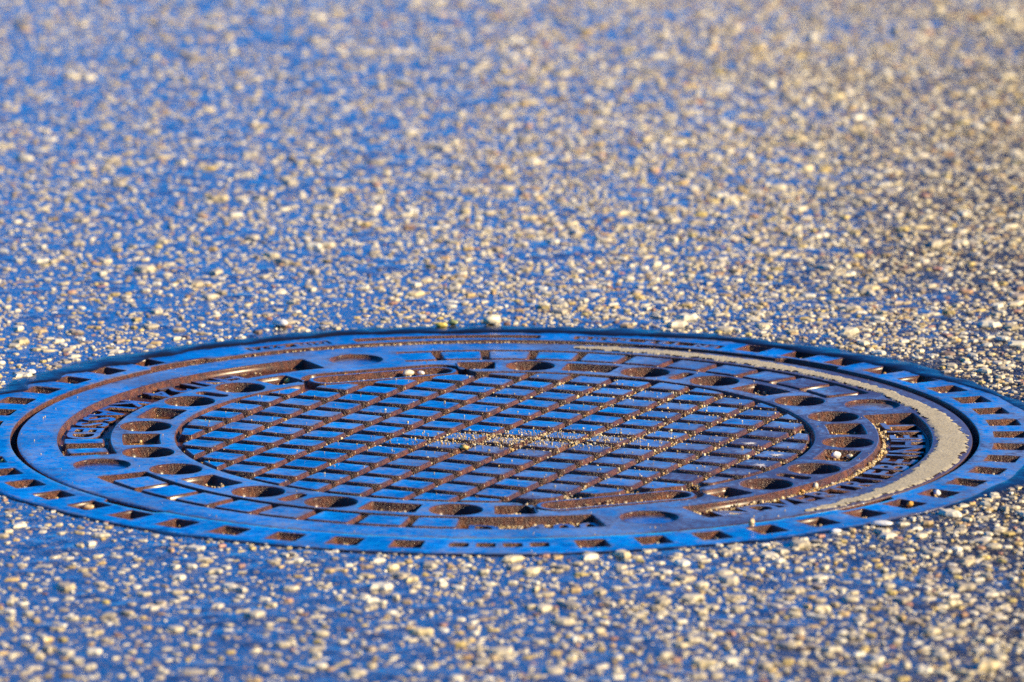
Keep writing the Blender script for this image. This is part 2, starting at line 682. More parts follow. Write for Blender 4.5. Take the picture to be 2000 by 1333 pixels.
# standing water closes the hollows, more of it on the left
LV = np.interp(GX + 90 * vgrid(nx, ny, 40, 34), [-450, -120, 200, 450], [0.10, -0.08, -0.40, -0.75])
Hh = np.maximum(Hh, LV)
rad = np.hypot(GX, GY)
brd = np.minimum(np.minimum(GX - gx[0], gx[-1] - GX), np.minimum(GY - gy[0], gy[-1] - GY))
Hh *= np.clip(brd / 40, 0, 1) * np.clip((rad - 381) / 8, 0.15, 1)
ZZ = Z_ROAD + Hh
ZZ[rad < 381.5] = -4.0
vv = np.stack([GX, GY, ZZ], -1).reshape(-1, 3)
ii = np.arange(nx * ny).reshape(ny, nx)
q = np.stack([ii[:-1, :-1], ii[:-1, 1:], ii[1:, 1:], ii[1:, :-1]], -1).reshape(-1, 4)
q = q[(rad.reshape(-1)[q] > 370).any(1)]
# far sheet: a border of four strips round the modelled patch
x0, x1, y0, y1 = gx[0], gx[-1], gy[0], gy[-1]
far = np.array([(-3e4, -3e4), (3e4, -3e4), (3e4, 3e4), (-3e4, 3e4), (x0, y0), (x1, y0), (x1, y1), (x0, y1)], float)
far = np.concatenate([far, np.full((8, 1), Z_ROAD)], 1)
nb = len(vv)
fq = np.array([(0, 1, 5, 4), (1, 2, 6, 5), (2, 3, 7, 6), (3, 0, 4, 7)]) + nb
me = bpy.data.meshes.new('road')
vv = np.concatenate([vv, far])
q = np.concatenate([q, fq])
me.vertices.add(len(vv))
me.vertices.foreach_set('co', (vv.reshape(-1) * MM).astype(np.float32))
me.loops.add(q.size)
me.loops.foreach_set('vertex_index', q.reshape(-1).astype(np.int32))
me.polygons.add(len(q))
me.polygons.foreach_set('loop_start', (np.arange(len(q)) * 4).astype(np.int32))
me.polygons.foreach_set('use_smooth', np.ones(len(q), bool))
me.materials.append(M_BIND)
me.update()
me.validate()
road = link('road', me)
tag(road, 'wet asphalt road surface with exposed pale aggregate', None, None, 'structure')

# bitumen joint
V, F = [], []
prof = [(0.0, 0.0), (0.06, 0.55), (0.25, 0.95), (0.5, 1.0), (0.75, 0.7), (0.92, 0.2), (1.0, -0.4)]
for i in range(480):
    a = R(i * 0.75)
    for t, z in prof:
        r = RI[i] + (RO[i] - RI[i]) * t
        zb = 1.25 * (1 - t) + (Z_ROAD - 0.2) * t
        wob = 0.35 * math.sin(i * 0.61 + t * 5) * t * (1 - t) * 4
        V.append((r * math.cos(a), r * math.sin(a), zb + RH[i] * (max(z, 0) + wob) - (0.4 if t == 1 else 0) - (0.1 if t == 0 else 0)))
n = len(prof)
for i in range(480):
    for j in range(n - 1):
        a, b = i * n + j, i * n + j + 1
        c, d = ((i + 1) % 480) * n + j + 1, ((i + 1) % 480) * n + j
        F.append((a, b, c, d))
seal = link('bitumen_joint', make_mesh('bitumen_joint', V, F, [M_BIT], None, [True] * len(F)))
tag(seal, 'smooth dark bitumen joint between the iron frame and the stony asphalt', 'sealant')

# ------------------------------------------------------------------ frame of the manhole
Z_FR = 1.2
frame = tag(empty('manhole_surround'), 'outer cast iron ring with rectangular slots set in the asphalt around the round cover', 'manhole surround')
NOTCH = (47.4, 133.0, 225.0, 316.8)


def frame_in(d):
    pts = []
    for i in range(720):
        a = i * 0.5
        r = 334.6
        for s in NOTCH:
            da = abs((a - s + 180) % 360 - 180)
            r = max(r, 334.6 + 6.2 * min(1, max(0, (4.9 - da) / 0.6)))
        pts.append(pol(r + d, a))
    return np.array(pts)


slots = [280.3 + 6.55 * k for k in range(22)] + [261.0 - 6.6 * k for k in range(20)]
slot_f = [polar_rect(344.2, 367.5, a - 1.78, a + 1.78, 2.2) for a in slots]
small_f = [polar_rect(348.5, 361.5, a - 1.12, a + 1.12, 3.0) for a in (266.4, 269.2, 272.0, 274.8)]
band_f = [polar_rect(341.8, 354.5, a0, a1, 2.0) for a0, a1 in ((61.5, 80.5), (84.5, 107.5), (110.5, 121.5))]
holes_f = slot_f + small_f + band_f
f_out = circle(0, 0, 381.0, 360)
lin, lout = frame_in(0.9), f_out(0.8)
loops = [lout, lin] + [f(0) for f in holes_f]
EX = interior(loops, 335, 381, 4.5, 2.6)
V = [(x, y, Z_FR) for lp in loops for x, y in lp] + [(x, y, Z_FR + rng.normal(0, .10)) for x, y in EX]
F = list(fill(loops, EX))
n_ex = (len(V) - len(EX), len(V))
MI = [0] * len(F)
SM = [True] * len(F)
# outer skirt
b0 = len(V)
nn = len(lout)
prev = list(range(nn))
for d, z in ((0.3, -0.25), (0.0, -0.9), (0.0, -14)):
    cur = list(range(len(V), len(V) + nn))
    V += [(x, y, Z_FR + z) for x, y in f_out(d)]
    for i in range(nn):
        F.append((prev[i], cur[i], cur[(i + 1) % nn], prev[(i + 1) % nn])); MI.append(0); SM.append(True)
    prev = cur
# inner wall
mm = len(lin)
prev = list(range(nn, nn + mm))
for d, z, mi in ((0.3, -0.2, 0), (0.0, -0.9, 1), (-0.2, -22, 1), (-14, -22.5, 2)):
    cur = list(range(len(V), len(V) + mm))
    V += [(x, y, Z_FR + z) for x, y in frame_in(d)]
    for i in range(mm):
        F.append((prev[i], prev[(i + 1) % mm], cur[(i + 1) % mm], cur[i])); MI.append(mi); SM.append(True)
    prev = cur
ed = np.ones(len(V)); ed[n_ex[0]:n_ex[1]] = 0
link('ring', edge_attr(make_mesh('ring', V, F, [M_IRON_RING, M_RUST, M_DARK], MI, SM), ed), frame)
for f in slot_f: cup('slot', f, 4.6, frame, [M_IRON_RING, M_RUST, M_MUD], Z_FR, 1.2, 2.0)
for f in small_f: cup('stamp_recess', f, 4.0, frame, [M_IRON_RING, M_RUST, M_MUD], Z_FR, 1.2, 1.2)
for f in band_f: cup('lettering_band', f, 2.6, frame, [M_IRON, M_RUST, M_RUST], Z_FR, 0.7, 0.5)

# ------------------------------------------------------------------ cover
cover = tag(empty('manhole_cover'), 'round cast iron manhole cover with raised square tread blocks and ring of vent holes', 'manhole cover')
track_f = [polar_rect(R_TRACK0, R_TRACK1, a0, a1, 3.0, 1.2) for a0, a1 in TRACKS]
hole_f = [circle(*pol(244.5, a), 18.6, 44) for a in HOLES]
pock_f = []
for a, w in POCK:
    h = w / 2 / 244.5 * 180 / math.pi
    pock_f.append(polar_rect(231.0, 258.3, a - h, a + h, 3.2 if w > 15 else 5.0, 1.2))
boss_f = [circle(*pol(r, a), 20.0, 44) for r, a in BOSS]
f_cov = circle(0, 0, R_COVER, 480)
lo, li = f_cov(0.9), disc_edge(0)
cut = track_f + hole_f + pock_f + boss_f
loops = [lo, li] + [f(0) for f in cut]
EX = interior(loops, 222, 330, 4.5, 2.4)
V = [(x, y, 0.0) for lp in loops for x, y in lp] + [(x, y, rng.normal(0, .10)) for x, y in EX]
F = list(fill(loops, EX))
n_ex = (len(V) - len(EX), len(V))
MI = [0] * len(F)
SM = [True] * len(F)
nn = len(lo)
prev = list(range(nn))
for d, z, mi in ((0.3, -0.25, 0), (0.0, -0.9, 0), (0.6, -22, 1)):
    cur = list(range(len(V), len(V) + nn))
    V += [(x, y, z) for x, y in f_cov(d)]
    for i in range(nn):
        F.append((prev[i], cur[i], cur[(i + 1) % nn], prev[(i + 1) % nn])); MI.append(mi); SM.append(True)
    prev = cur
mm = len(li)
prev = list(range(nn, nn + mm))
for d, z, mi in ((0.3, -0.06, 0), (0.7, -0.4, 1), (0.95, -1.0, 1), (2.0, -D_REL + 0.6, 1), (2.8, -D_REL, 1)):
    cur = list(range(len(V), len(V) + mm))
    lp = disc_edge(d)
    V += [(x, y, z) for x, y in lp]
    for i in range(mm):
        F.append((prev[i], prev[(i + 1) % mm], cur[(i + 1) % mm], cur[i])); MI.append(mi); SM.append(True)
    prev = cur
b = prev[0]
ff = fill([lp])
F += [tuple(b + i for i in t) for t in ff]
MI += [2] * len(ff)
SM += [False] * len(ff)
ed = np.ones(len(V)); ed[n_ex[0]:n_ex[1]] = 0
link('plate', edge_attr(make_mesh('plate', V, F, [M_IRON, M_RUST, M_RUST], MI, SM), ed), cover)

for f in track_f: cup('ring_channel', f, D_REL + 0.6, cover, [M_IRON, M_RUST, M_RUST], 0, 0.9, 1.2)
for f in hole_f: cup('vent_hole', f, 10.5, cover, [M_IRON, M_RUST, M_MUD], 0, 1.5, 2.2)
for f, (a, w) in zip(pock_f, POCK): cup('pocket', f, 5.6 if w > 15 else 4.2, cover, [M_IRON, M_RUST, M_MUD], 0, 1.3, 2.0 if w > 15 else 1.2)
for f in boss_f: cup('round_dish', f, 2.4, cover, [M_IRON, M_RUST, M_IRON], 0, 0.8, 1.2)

# lifting slots: a raised lip inside the swollen recess
for s in SLOT_A:
    (cx, cy), dr = slot_frame(s)
    st = stadium(cx, cy, dr, 42, 15.0)
    lev = [(-1.6, -D_REL - 0.3), (-0.9, -D_REL + 0.4), (0, -1.4), (0.4, -0.85), (1.2, -0.6), (3.2, -0.6), (4.0, -0.85), (4.4, -1.4), (5.4, -D_REL + 0.3), (6.2, -D_REL + 0.12)]
    lps = [st(d) for d, z in lev]
    n = len(lps[0])
    V = [(x, y, z) for (d, z), lp in zip(lev, lps) for x, y in lp]
    F, MI = [], []
    for j in range(len(lev) - 1):
        for i in range(n):
            F.append((j * n + i, j * n + (i + 1) % n, (j + 1) * n + (i + 1) % n, (j + 1) * n + i))
            MI.append(0 if j == 4 else 1)
    SM = [True] * len(F)
    F.append(tuple(range((len(lev) - 1) * n, len(lev) * n)))
    MI.append(2); SM.append(False)
    link('lifting_slot', make_mesh('lifting_slot', V, F, [M_IRON, M_RUST, M_MUD], MI, SM), cover)

# tread blocks
PITCH, BLK_U, BLK_V, ROT = 31.2, 25.2, 21.8, -23.8
ca, sa = math.cos(R(ROT)), math.sin(R(ROT))


def clip(P, inside, cross):
    out = []
    for i in range(len(P)):
        a, b = P[i - 1], P[i]
        ia, ib = inside(a), inside(b)
        if ib:
            if not ia: out.append(cross(a, b))
            out.append(b)
        elif ia: out.append(cross(a, b))
    return out


def clip_hp(P, nx, ny, d):
    ins = lambda p: p[0] * nx + p[1] * ny <= d

    def crs(a, b):
        da, db = a[0] * nx + a[1] * ny - d, b[0] * nx + b[1] * ny - d
        t = da / (da - db)
        return (a[0] + (b[0] - a[0]) * t, a[1] + (b[1] - a[1]) * t)
    return clip(P, ins, crs)


whole = None
h, hv = BLK_U / 2, BLK_V / 2
for i in range(-8, 8):
    for j in range(-8, 8):
        u, v = (i + 0.5) * PITCH, (j + 0.5) * PITCH
        cx, cy = u * ca - v * sa, u * sa + v * ca
        if math.hypot(cx, cy) > R_DISC + 18: continue
        P = [(cx + x * ca - y * sa, cy + x * sa + y * ca) for x, y in ((-h, -hv), (h, -hv), (h, hv), (-h, hv))]
        full = True
        for s in SLOT_A:
            (qx, qy), dr = slot_frame(s)
            tx, ty = math.cos(R(dr)), math.sin(R(dr))
            nx, ny = -ty, tx
            if nx * qx + ny * qy < 0: nx, ny = -nx, -ny
            d = nx * qx + ny * qy - 15.0 - 5.0
            t = [(x - qx) * tx + (y - qy) * ty for x, y in P]
            if min(abs(k) for k in t) < 60 and any(nx * x + ny * y > d for x, y in P):
                P = clip_hp(P, nx, ny, d)
                full = False
                if len(P) < 3: break
        if len(P) < 3: continue
        if any(math.hypot(x, y) > R_DISC - 4.8 for x, y in P):
            full = False
            for k in range(120):
                a = R(k * 3)
                P = clip_hp(P, math.cos(a), math.sin(a), R_DISC - 4.8)
                if len(P) < 3: break
        if len(P) < 3: continue
        A = np.array(P)
        keep = [k for k in range(len(A)) if np.linalg.norm(A[k] - A[k - 1]) > 0.6]
        A = A[keep]
        if len(A) < 3: continue
        area = 0.5 * abs((A[:, 0] * np.roll(A[:, 1], -1) - np.roll(A[:, 0], -1) * A[:, 1]).sum())
        ext = area / max(np.ptp(A[:, 0]) + np.ptp(A[:, 1]), 1)
        if area < 45 or ext < 1.7: continue
        cx, cy = A.mean(0)
        if full:
            if whole is None:
                Q = smooth_poly([(x - cx, y - cy) for x, y in A], 3.2, 4)
                whole = [raised_mesh('tread_block', Q, -D_REL, 0.0) for _ in range(6)]
            o = link('tread_block', random.choice(whole), cover, (cx * MM, cy * MM, random.uniform(-0.35, 0.1) * MM))
            o.rotation_euler = (R(random.uniform(-.9, .9)), R(random.uniform(-.6, .6)), R(random.uniform(-.6, .6)))
        else:
            Q = smooth_poly([(x - cx, y - cy) for x, y in A], 1.8)
            link('tread_block', raised_mesh('tread_block', Q, -D_REL, 0.0, 0.8 if area > 150 else 0.5, 1.4), cover, (cx * MM, cy * MM, 0))

# pads in the ring channel
pads = [102.0 - 6.98 * k for k in range(11)] + [213.4 + 7.0 * k for k in range(8)] + [191.0, 184.6]
for a in pads:
    hw = 13.2 if a < 195 and a > 180 else 14.4
    w = hw / 285 * 180 / math.pi
    if 180 < a < 195: w *= 0.62
    Q = polar_rect(270.3, 297.7, a - w, a + w, 2.2, 1.0)(0)
    if not ccw(Q): Q = Q[::-1]
    c = pol(285, a)
    link('ring_pad', raised_mesh('ring_pad', Q - np.array(c), -D_REL - 0.6, 0.0, 0.8, 2.0), cover, (c[0] * MM, c[1] * MM, -random.uniform(0, .2) * MM))

# lettering
glyph = {}


def glyph_mesh(ch, size, depth):
    k = (ch, size, depth)
    if k not in glyph:
        cu = bpy.data.curves.new('letter', 'FONT')
        cu.body = ch
        cu.size = size * MM
        cu.extrude = depth * 0.5 * MM
        cu.bevel_depth = 0.45 * MM
        cu.offset = 0.35 * MM
        cu.resolution_u = 3
        cu.bevel_resolution = 1
        cu.align_x = 'CENTER'
        o = bpy.data.objects.new('letter', cu)
        C.objects.link(o)
        bpy.context.view_layer.update()
        me = bpy.data.meshes.new_from_object(o.evaluated_get(bpy.context.evaluated_depsgraph_get()))
        bpy.data.objects.remove(o)
        me.name = 'letter'
        me.materials.clear()
        me.materials.append(M_IRON); me.materials.append(M_RUST)
        me.polygons.foreach_set('material_index', [0 if p.normal.z > 0.8 else 1 for p in me.polygons])
        glyph[k] = me
    return glyph[k]


def lettering(text, a0, step, r_base, size, z, depth, parent, mat, outward=True):
    """letters along an arc, feet outward, read counter-clockwise"""
    for i, ch in enumerate(text):
        if ch == ' ': continue
        a = a0 + step * i
        me = glyph_mesh(ch, size, depth)
        x, y = pol(r_base, a)
        o = link('letter', me, parent, (x * MM, y * MM, z * MM))
        o.rotation_euler = (0, 0, R(a + 90))


M_LET = M_IRON
lettering('UNDVERTRIEBEINHEIT', 300.2, 4.05, 297.0, 33, -D_REL + 0.6, 2.2, cover, M_LET)
lettering('D 400', 268.6, 3.55, 297.0, 30, -D_REL + 0.6, 2.6, cover, M_LET)
lettering('EN124 KLASSED', 131.5, 3.85, 297.0, 32, -D_REL + 0.6, 2.2, cover, M_LET)
lettering('EN 124 D400', 62.8, 1.65, 353.2, 13, Z_FR - 1.6, 1.6, frame, M_LET)
lettering('DIN 4271', 111.6, 1.3, 353.2, 13, Z_FR - 1.6, 1.6, frame, M_LET)

# ------------------------------------------------------------------ dried sand crust on the right of the rim
cr = [(79.5, 312, 320.5), (76, 309.5, 323.5), (67, 308.5, 323.5), (58, 307, 323), (49.5, 305.8, 322.5), (40, 306.5, 319.5), (29, 307, 319.0), (20, 306, 320.0),
      (12, 305, 322.5), (3, 304.4, 324.8), (-6, 304.2, 326.5), (-14, 304.4, 328.0), (-21, 305.2, 328.5), (-27, 309, 328.4), (-34, 313, 327.4), (-42, 315, 326.8), (-48, 318.5, 325.2), (-50.5, 322, 323.5)]
ca_ = np.array([c[0] for c in cr])[::-1]
c0 = np.array([c[1] for c in cr])[::-1]
c1 = np.array([c[2] for c in cr])[::-1]


def vnoise(n, k):
    g = rng.normal(size=n // k + 4)
    x = np.arange(n) / k
    i = x.astype(int)
    t = x - i
    t = t * t * (3 - 2 * t)
    return g[i] * (1 - t) + g[i + 1] * t


N = 1300
aa = np.linspace(-50.5, 79.5, N)
r0 = np.interp(aa, ca_, c0) + vnoise(N, 26) * 0.9 + vnoise(N, 7) * 0.7 + vnoise(N, 2) * 0.5
r1 = np.interp(aa, ca_, c1) + vnoise(N, 26) * 1.0 + vnoise(N, 7) * 0.8 + vnoise(N, 2) * 0.5
r0 = np.maximum(r0, 303.4)
r1 = np.minimum(np.maximum(r1, r0 + 0.6), 328.9)
V, F = [], []
K = 11
hol = np.stack([vnoise(N, 9) + 0.6 * vnoise(N, 3) for _ in range(K)], 1)
for i in range(N):
    for j in range(K):
        t = j / (K - 1)
        r = r0[i] + (r1[i] - r0[i]) * t
        z = -0.1 if j in (0, K - 1) else 0.45 + 0.35 * rng.random()
        V.append((*pol(r, aa[i]), z))
for i in range(N - 1):
    for j in range(K - 1):
        a = i * K + j
        if j in (0, K - 2) and hol[i, j] > 0.3: continue
        F.append((a, a + 1, a + K + 1, a + K))
crust = link('dried_sand_crust', make_mesh('dried_sand_crust', V, F, [M_CRUST], None, [True] * len(F)))
tag(crust, 'pale dried sand crust lying in an arc on the right rim of the cover', 'dried sand')

# ------------------------------------------------------------------ stones
def stone_batch(P, D, squash, zc, seg=6, asp=None, tone=None, name='stones', rot=None):
    """domed pebbles as one vertex array: rings of seg vertices plus a top vertex"""
    n = len(P)
    ring = np.arange(seg) * 2 * np.pi / seg
    rot = rng.random(n) * 2 * np.pi if rot is None else rot
    asp = rng.uniform(0.55, 1.0, n) if asp is None else asp
    lv = [(1.0, -0.55), (0.95, 0.35), (0.70, 0.88)] if seg > 5 else [(1.0, -0.5), (0.78, 0.75)]
    L = len(lv)
    vs = []
    base_j = rng.uniform(0.70, 1.22, (n, seg))
    for rr, zz in lv:
        jit = base_j * rng.uniform(0.92, 1.08, (n, seg))
        x = np.cos(ring)[None] * rr * jit * (D / 2)[:, None]
        y = np.sin(ring)[None] * rr * jit * (D / 2 * asp)[:, None]
        X = x * np.cos(rot)[:, None] - y * np.sin(rot)[:, None] + P[:, 0][:, None]
        Y = x * np.sin(rot)[:, None] + y * np.cos(rot)[:, None] + P[:, 1][:, None]
        Z = zc[:, None] + (zz * (squash * D / 2))[:, None] * rng.uniform(0.85, 1.15, (n, seg))
        vs.append(np.stack([X, Y, Z], -1))
    top = np.stack([P[:, 0] + rng.normal(0, .06, n) * D, P[:, 1] + rng.normal(0, .06, n) * D, zc + squash * D / 2 * rng.uniform(.86, 1.06, n)], -1)[:, None]
    A = np.concatenate(vs + [top], 1)
    nv = A.shape[1]
    tri = []
    for k in range(L - 1):
        for i in range(seg):
            a, b = k * seg + i, k * seg + (i + 1) % seg
            tri += [(a, b, b + seg), (a, b + seg, a + seg)]
    for i in range(seg): tri.append(((L - 1) * seg + i, (L - 1) * seg + (i + 1) % seg, L * seg))
    T = np.array(tri)
    return A, T, nv


def mesh_from(A, T, tone, mat, name, smooth=True):
    n, nv = A.shape[:2]
    me = bpy.data.meshes.new(name)
    me.vertices.add(n * nv)
    me.vertices.foreach_set('co', (A.reshape(-1) * MM).astype(np.float32))
    idx = (T[None] + (np.arange(n) * nv)[:, None, None]).reshape(-1, 3)
    me.loops.add(idx.size)
    me.loops.foreach_set('vertex_index', idx.reshape(-1).astype(np.int32))
    me.polygons.add(len(idx))
    me.polygons.foreach_set('loop_start', (np.arange(len(idx)) * 3).astype(np.int32))
    me.polygons.foreach_set('use_smooth', np.full(len(idx), smooth))
    at = me.attributes.new('tone', 'FLOAT', 'POINT')
    at.data.foreach_set('value', np.repeat(tone, nv).astype(np.float32))
    me.materials.append(mat)
    me.update()
    me.validate()
    return me


# scatter by size, big ones first, no overlaps (hash grid)
def half_width(y): return (y + 4822) * 0.0732 + 75


Y0, Y1 = -790.0, 2160.0
sizes = []
area = sum(2 * half_width(y) * 10 for y in np.arange(Y0, Y1, 10))
cls = [(12, 18, 150), (8.5, 12, 900), (6, 8.5, 3000), (4.2, 6, 7000), (2.9, 4.2, 9500), (1.6, 2.9, 13000)]   # diameter range, count per square metre
cell = 9.0
gridh = {}
PX, PD = [], []


def free(x, y, rad):
    gx, gy = int(x // cell), int(y // cell)
    for i in range(gx - 2, gx + 3):
        for j in range(gy - 2, gy + 3):
            for (a, b, q) in gridh.get((i, j), ()):
                if (a - x) ** 2 + (b - y) ** 2 < (q + rad) ** 2 * 0.80: return False
    return True


for lo_, hi_, dens in cls:
    cnt = int(dens * area * 1e-6)
    ys = rng.uniform(Y0, Y1, int(cnt * 1.8))
    hw_ = half_width(ys)
    keep = rng.random(len(ys)) < hw_ / half_width(Y1)
    ys, hw_ = ys[keep], hw_[keep]
    xs = rng.uniform(-1, 1, len(ys)) * hw_ + 12
    ds = rng.uniform(lo_, hi_, len(ys))
    rr = np.hypot(xs, ys)
    ro_ = RO[((np.degrees(np.arctan2(ys, xs)) % 360) / 0.75).astype(int) % 480]
    for x, y, d, r_, o_ in zip(xs, ys, ds, rr, ro_):
        if r_ < o_ + d * 0.25 - 1 - 5 * rng.random() ** 2: continue
        if y < -300 and d < 6 and rng.random() < 0.35: continue
        if rng.random() < (0.62 if d < 3.4 else 0.34) * min(1, max(0, (190 - x) / 400)): continue
        if not free(x, y, d * 0.40): continue
        gridh.setdefault((int(x // cell), int(y // cell)), []).append((x, y, d * 0.40))
        PX.append((x, y)); PD.append(d)
PX, PD = np.array(PX), np.array(PD)
n = len(PX)
tone = rng.random(n)
squash = rng.uniform(0.22, 0.38, n)
zc = Z_ROAD + (rng.uniform(-0.07, 0.04, n) + 0.04 * np.clip((PX[:, 0] + 50) / 350, 0, 1)) * PD
print('stones', n)
# the 300 that show largest in the picture become parts of the road
depth_ = PX[:, 1] + 4822
vis = (np.abs(PX[:, 0] - 12) < depth_ * 0.0715) & (PX[:, 1] > -715) & (PX[:, 1] < 2070)
score = np.where(vis, PD / depth_, 0)
order = np.argsort(-score)
big, rest = order[:300], order[300:]
def join_meshes(parts, mat, name):
    """several vertex batches (each with its own topology) as one mesh"""
    co, idx, tn, off = [], [], [], 0
    for A_, T_, t_ in parts:
        m_, v_ = A_.shape[:2]
        co.append(A_.reshape(-1, 3))
        idx.append((T_[None] + (np.arange(m_) * v_)[:, None, None]).reshape(-1, 3) + off)
        tn.append(np.repeat(t_, v_))
        off += m_ * v_
    me = mesh_from(np.concatenate(co)[None], np.concatenate(idx), np.zeros(1), mat, name, False)
    me.attributes['tone'].data.foreach_set('value', np.concatenate(tn).astype(np.float32))
    return me


coarse, fine = rest[PD[rest] >= 3.4], rest[PD[rest] < 3.4]
A1, T1, _ = stone_batch(PX[coarse], PD[coarse], squash[coarse], zc[coarse])
A2, T2, _ = stone_batch(PX[fine], PD[fine], squash[fine] * 1.15, zc[fine], 5)
print('aggregate', len(coarse), len(fine), 'tris', len(T1) * len(coarse) + len(T2) * len(fine))
o = link('aggregate', join_meshes([(A1, T1, tone[coarse]), (A2, T2, tone[fine])], M_STONE, 'aggregate'), road)
tag(o, None, None, None, 'stuff')
A, T, nv = stone_batch(np.zeros((24, 2)), np.full(24, 10.0), np.full(24, 0.55), np.zeros(24), 11)
tmpl = [mesh_from(A[i:i + 1], T, np.array([rng.random() * .95]), M_STONE, 'stone', False) for i in range(24)]
for k, i in enumerate(big):
    o = link('stone', tmpl[k % 24], road, (PX[i, 0] * MM, PX[i, 1] * MM, zc[i] * MM))
    s = PD[i] / 10
    o.scale = (s, s, s * squash[i] / 0.55)
    o.rotation_euler = (0, 0, rng.random() * 6.28)

# ------------------------------------------------------------------ loose sand and grit on the ironwork
GP, GD, GZ, GT = [], [], [], []


def grit(x, y, z, d, t):
    GP.append((x, y)); GD.append(d); GZ.append(z + d * 0.25); GT.append(t)


def gsize(): return min(2.8, max(0.5, rng.lognormal(0.05, 0.42)))


def gtone(): return rng.choice([rng.uniform(0.0, 0.62), rng.uniform(0.8, 0.93)], p=[0.75, 0.25])


def dens_disc(x, y):
    v = 0.22 + 0.60 * min(1, max(0, x + 40) / 150) + 0.45 * math.exp(-((x - 110) ** 2 + (y - 170) ** 2) / 90 ** 2)
    v += 1.1 * math.exp(-((x - 15) / 90) ** 2 - ((y + 18) / 32) ** 2)
    v += 0.45 * math.exp(-((x + 175) / 45) ** 2 - ((y - 40) / 50) ** 2)
    return v


for _ in range(42000):
    a, r = rng.random() * 6.283, R_DISC * math.sqrt(rng.random()) * 0.985
    x, y = r * math.cos(a), r * math.sin(a)
    if rng.random() > dens_disc(x, y): continue
    u, v = x * ca + y * sa, -x * sa + y * ca
    fu, fv = abs((u / PITCH) % 1 - 0.0), abs((v / PITCH) % 1)
    gu, gv = min(fu, 1 - fu) * PITCH, min(fv, 1 - fv) * PITCH
    core = math.exp(-((x - 15) / 70) ** 2 - ((y + 18) / 24) ** 2)
    if min(gu, gv) < 2.4 or r > R_DISC - 4:
        d = gsize()
        grit(x, y, -D_REL + rng.random() * (1.2 + 2.2 * min(1, dens_disc(x, y))) + core * 2.5, d * 1.1, gtone())
    elif rng.random() < 0.02 + 0.75 * core:
        grit(x, y, 0.0, gsize() * 0.8, gtone())
# line of sand along the inner wall of the right channel, and along other channel walls
for _ in range(1500):
    a = rng.uniform(298, 372)
    w = 0.25 + 0.75 * math.exp(-((a - 338) / 22) ** 2)
    if rng.random() > w: continue
    r = 268.0 + abs(rng.normal(0, 1.3))
    grit(*pol(r, a), -D_REL - 0.5 + rng.random() * 2.0 * (rng.random() < .6), gsize() * 1.15, gtone())
for _ in range(1500):
    a = rng.uniform(28, 194)
    r = rng.choice([299.5 - abs(rng.normal(0, 1.2)), 268.0 + abs(rng.normal(0, 1.5)), rng.uniform(268, 300)])
    if rng.random() < 0.4: grit(*pol(r, a), -D_REL - 0.4, gsize() * 0.8, gtone())
for a in pads[:10]:
    for _ in range(38):
        grit(*pol(rng.uniform(268, 300), a - 3.49 + rng.normal(0, .35)), -D_REL - 0.4 + rng.random(), gsize(), gtone())
for a0, a1, k in ((266.5, 283, 260), (361, 373, 150)):
    for _ in range(k): grit(*pol(rng.uniform(268.5, 280), rng.uniform(a0, a1)), -D_REL - 0.4 + rng.random() * .6, gsize(), gtone())
# pockets, holes and slots
for a, w in POCK:
    amt = 16 if 100 < a % 360 < 250 else 50
    for _ in range(amt):
        aa_ = a + rng.normal(0, 0.30) * w / 244.5 * 57.3 * 0.8
        if abs(aa_ - a) * 244.5 / 57.3 > w / 2 - 3: continue
        grit(*pol(rng.uniform(235, 254), aa_), (-5.5 if w > 15 else -4.1) + rng.random() * .8, gsize() * 1.1, gtone())
for a in HOLES:
    for _ in range(22):
        q, s = rng.random() * 6.28, 13.5 * math.sqrt(rng.random())
        c = pol(244.5, a)
        grit(c[0] + s * math.cos(q), c[1] + s * math.sin(q), -10.4, gsize(), gtone())
for s in SLOT_A:
    (cx, cy), dr = slot_frame(s)
    for _ in range(170):
        u, v = rng.uniform(-47, 47), rng.normal(0, 3.5)
        if abs(v) > 7: continue
        grit(cx + u * math.cos(R(dr)) - v * math.sin(R(dr)), cy + u * math.sin(R(dr)) + v * math.cos(R(dr)), -D_REL + 0.2 + rng.random() * .8, gsize() * 1.1, gtone())
    for _ in range(260):
        u = rng.uniform(-44, 44)
        v = rng.choice([-1, 1]) * (17.6 + abs(rng.normal(0, 0.9)))
        grit(cx + u * math.cos(R(dr)) - v * math.sin(R(dr)), cy + u * math.sin(R(dr)) + v * math.cos(R(dr)), -D_REL + rng.random() * .5, gsize() * 0.9, gtone())
for a in slots:
    for _ in range(26 if (a % 360 > 275 or a % 360 < 70) else 9):
        grit(*pol(rng.uniform(348, 363), a + rng.uniform(-1.2, 1.2)), Z_FR - 4.5 + rng.random() * .7, gsize(), gtone())
# frame gap at the back and specks scattered over everything
for _ in range(900):
    a = rng.normal(104, 13)
    if 62 < a < 150: grit(*pol(rng.uniform(331.2, 334.0), a), -rng.random() ** 2 * 5 - 0.8, gsize() * 0.9, rng.uniform(0, .4))
for _ in range(520):
    a, r = rng.random() * 6.283, math.sqrt(rng.uniform(225 ** 2, 376 ** 2))
    x, y = r * math.cos(a), r * math.sin(a)
    da = math.degrees(a)
    ontop = 305 < r < 328 or 259.5 < r < 264 or 223.5 < r < 230 and abs((da % 180) - 111) > 16 or 369 < r < 379
    if not ontop: continue
    if x < 0 and rng.random() < 0.55: continue
    grit(x, y, Z_FR if r > 331 else 0.0, rng.uniform(0.4, 1.1), rng.uniform(0, .5))
GP, GD, GZ, GT = np.array(GP), np.array(GD), np.array(GZ), np.array(GT)
print('grit', len(GP))
A, T, nv = stone_batch(GP, GD, np.full(len(GP), 0.75), GZ, 6)
g = link('sand_grit', mesh_from(A, T, GT, M_GRIT, 'sand_grit', False))
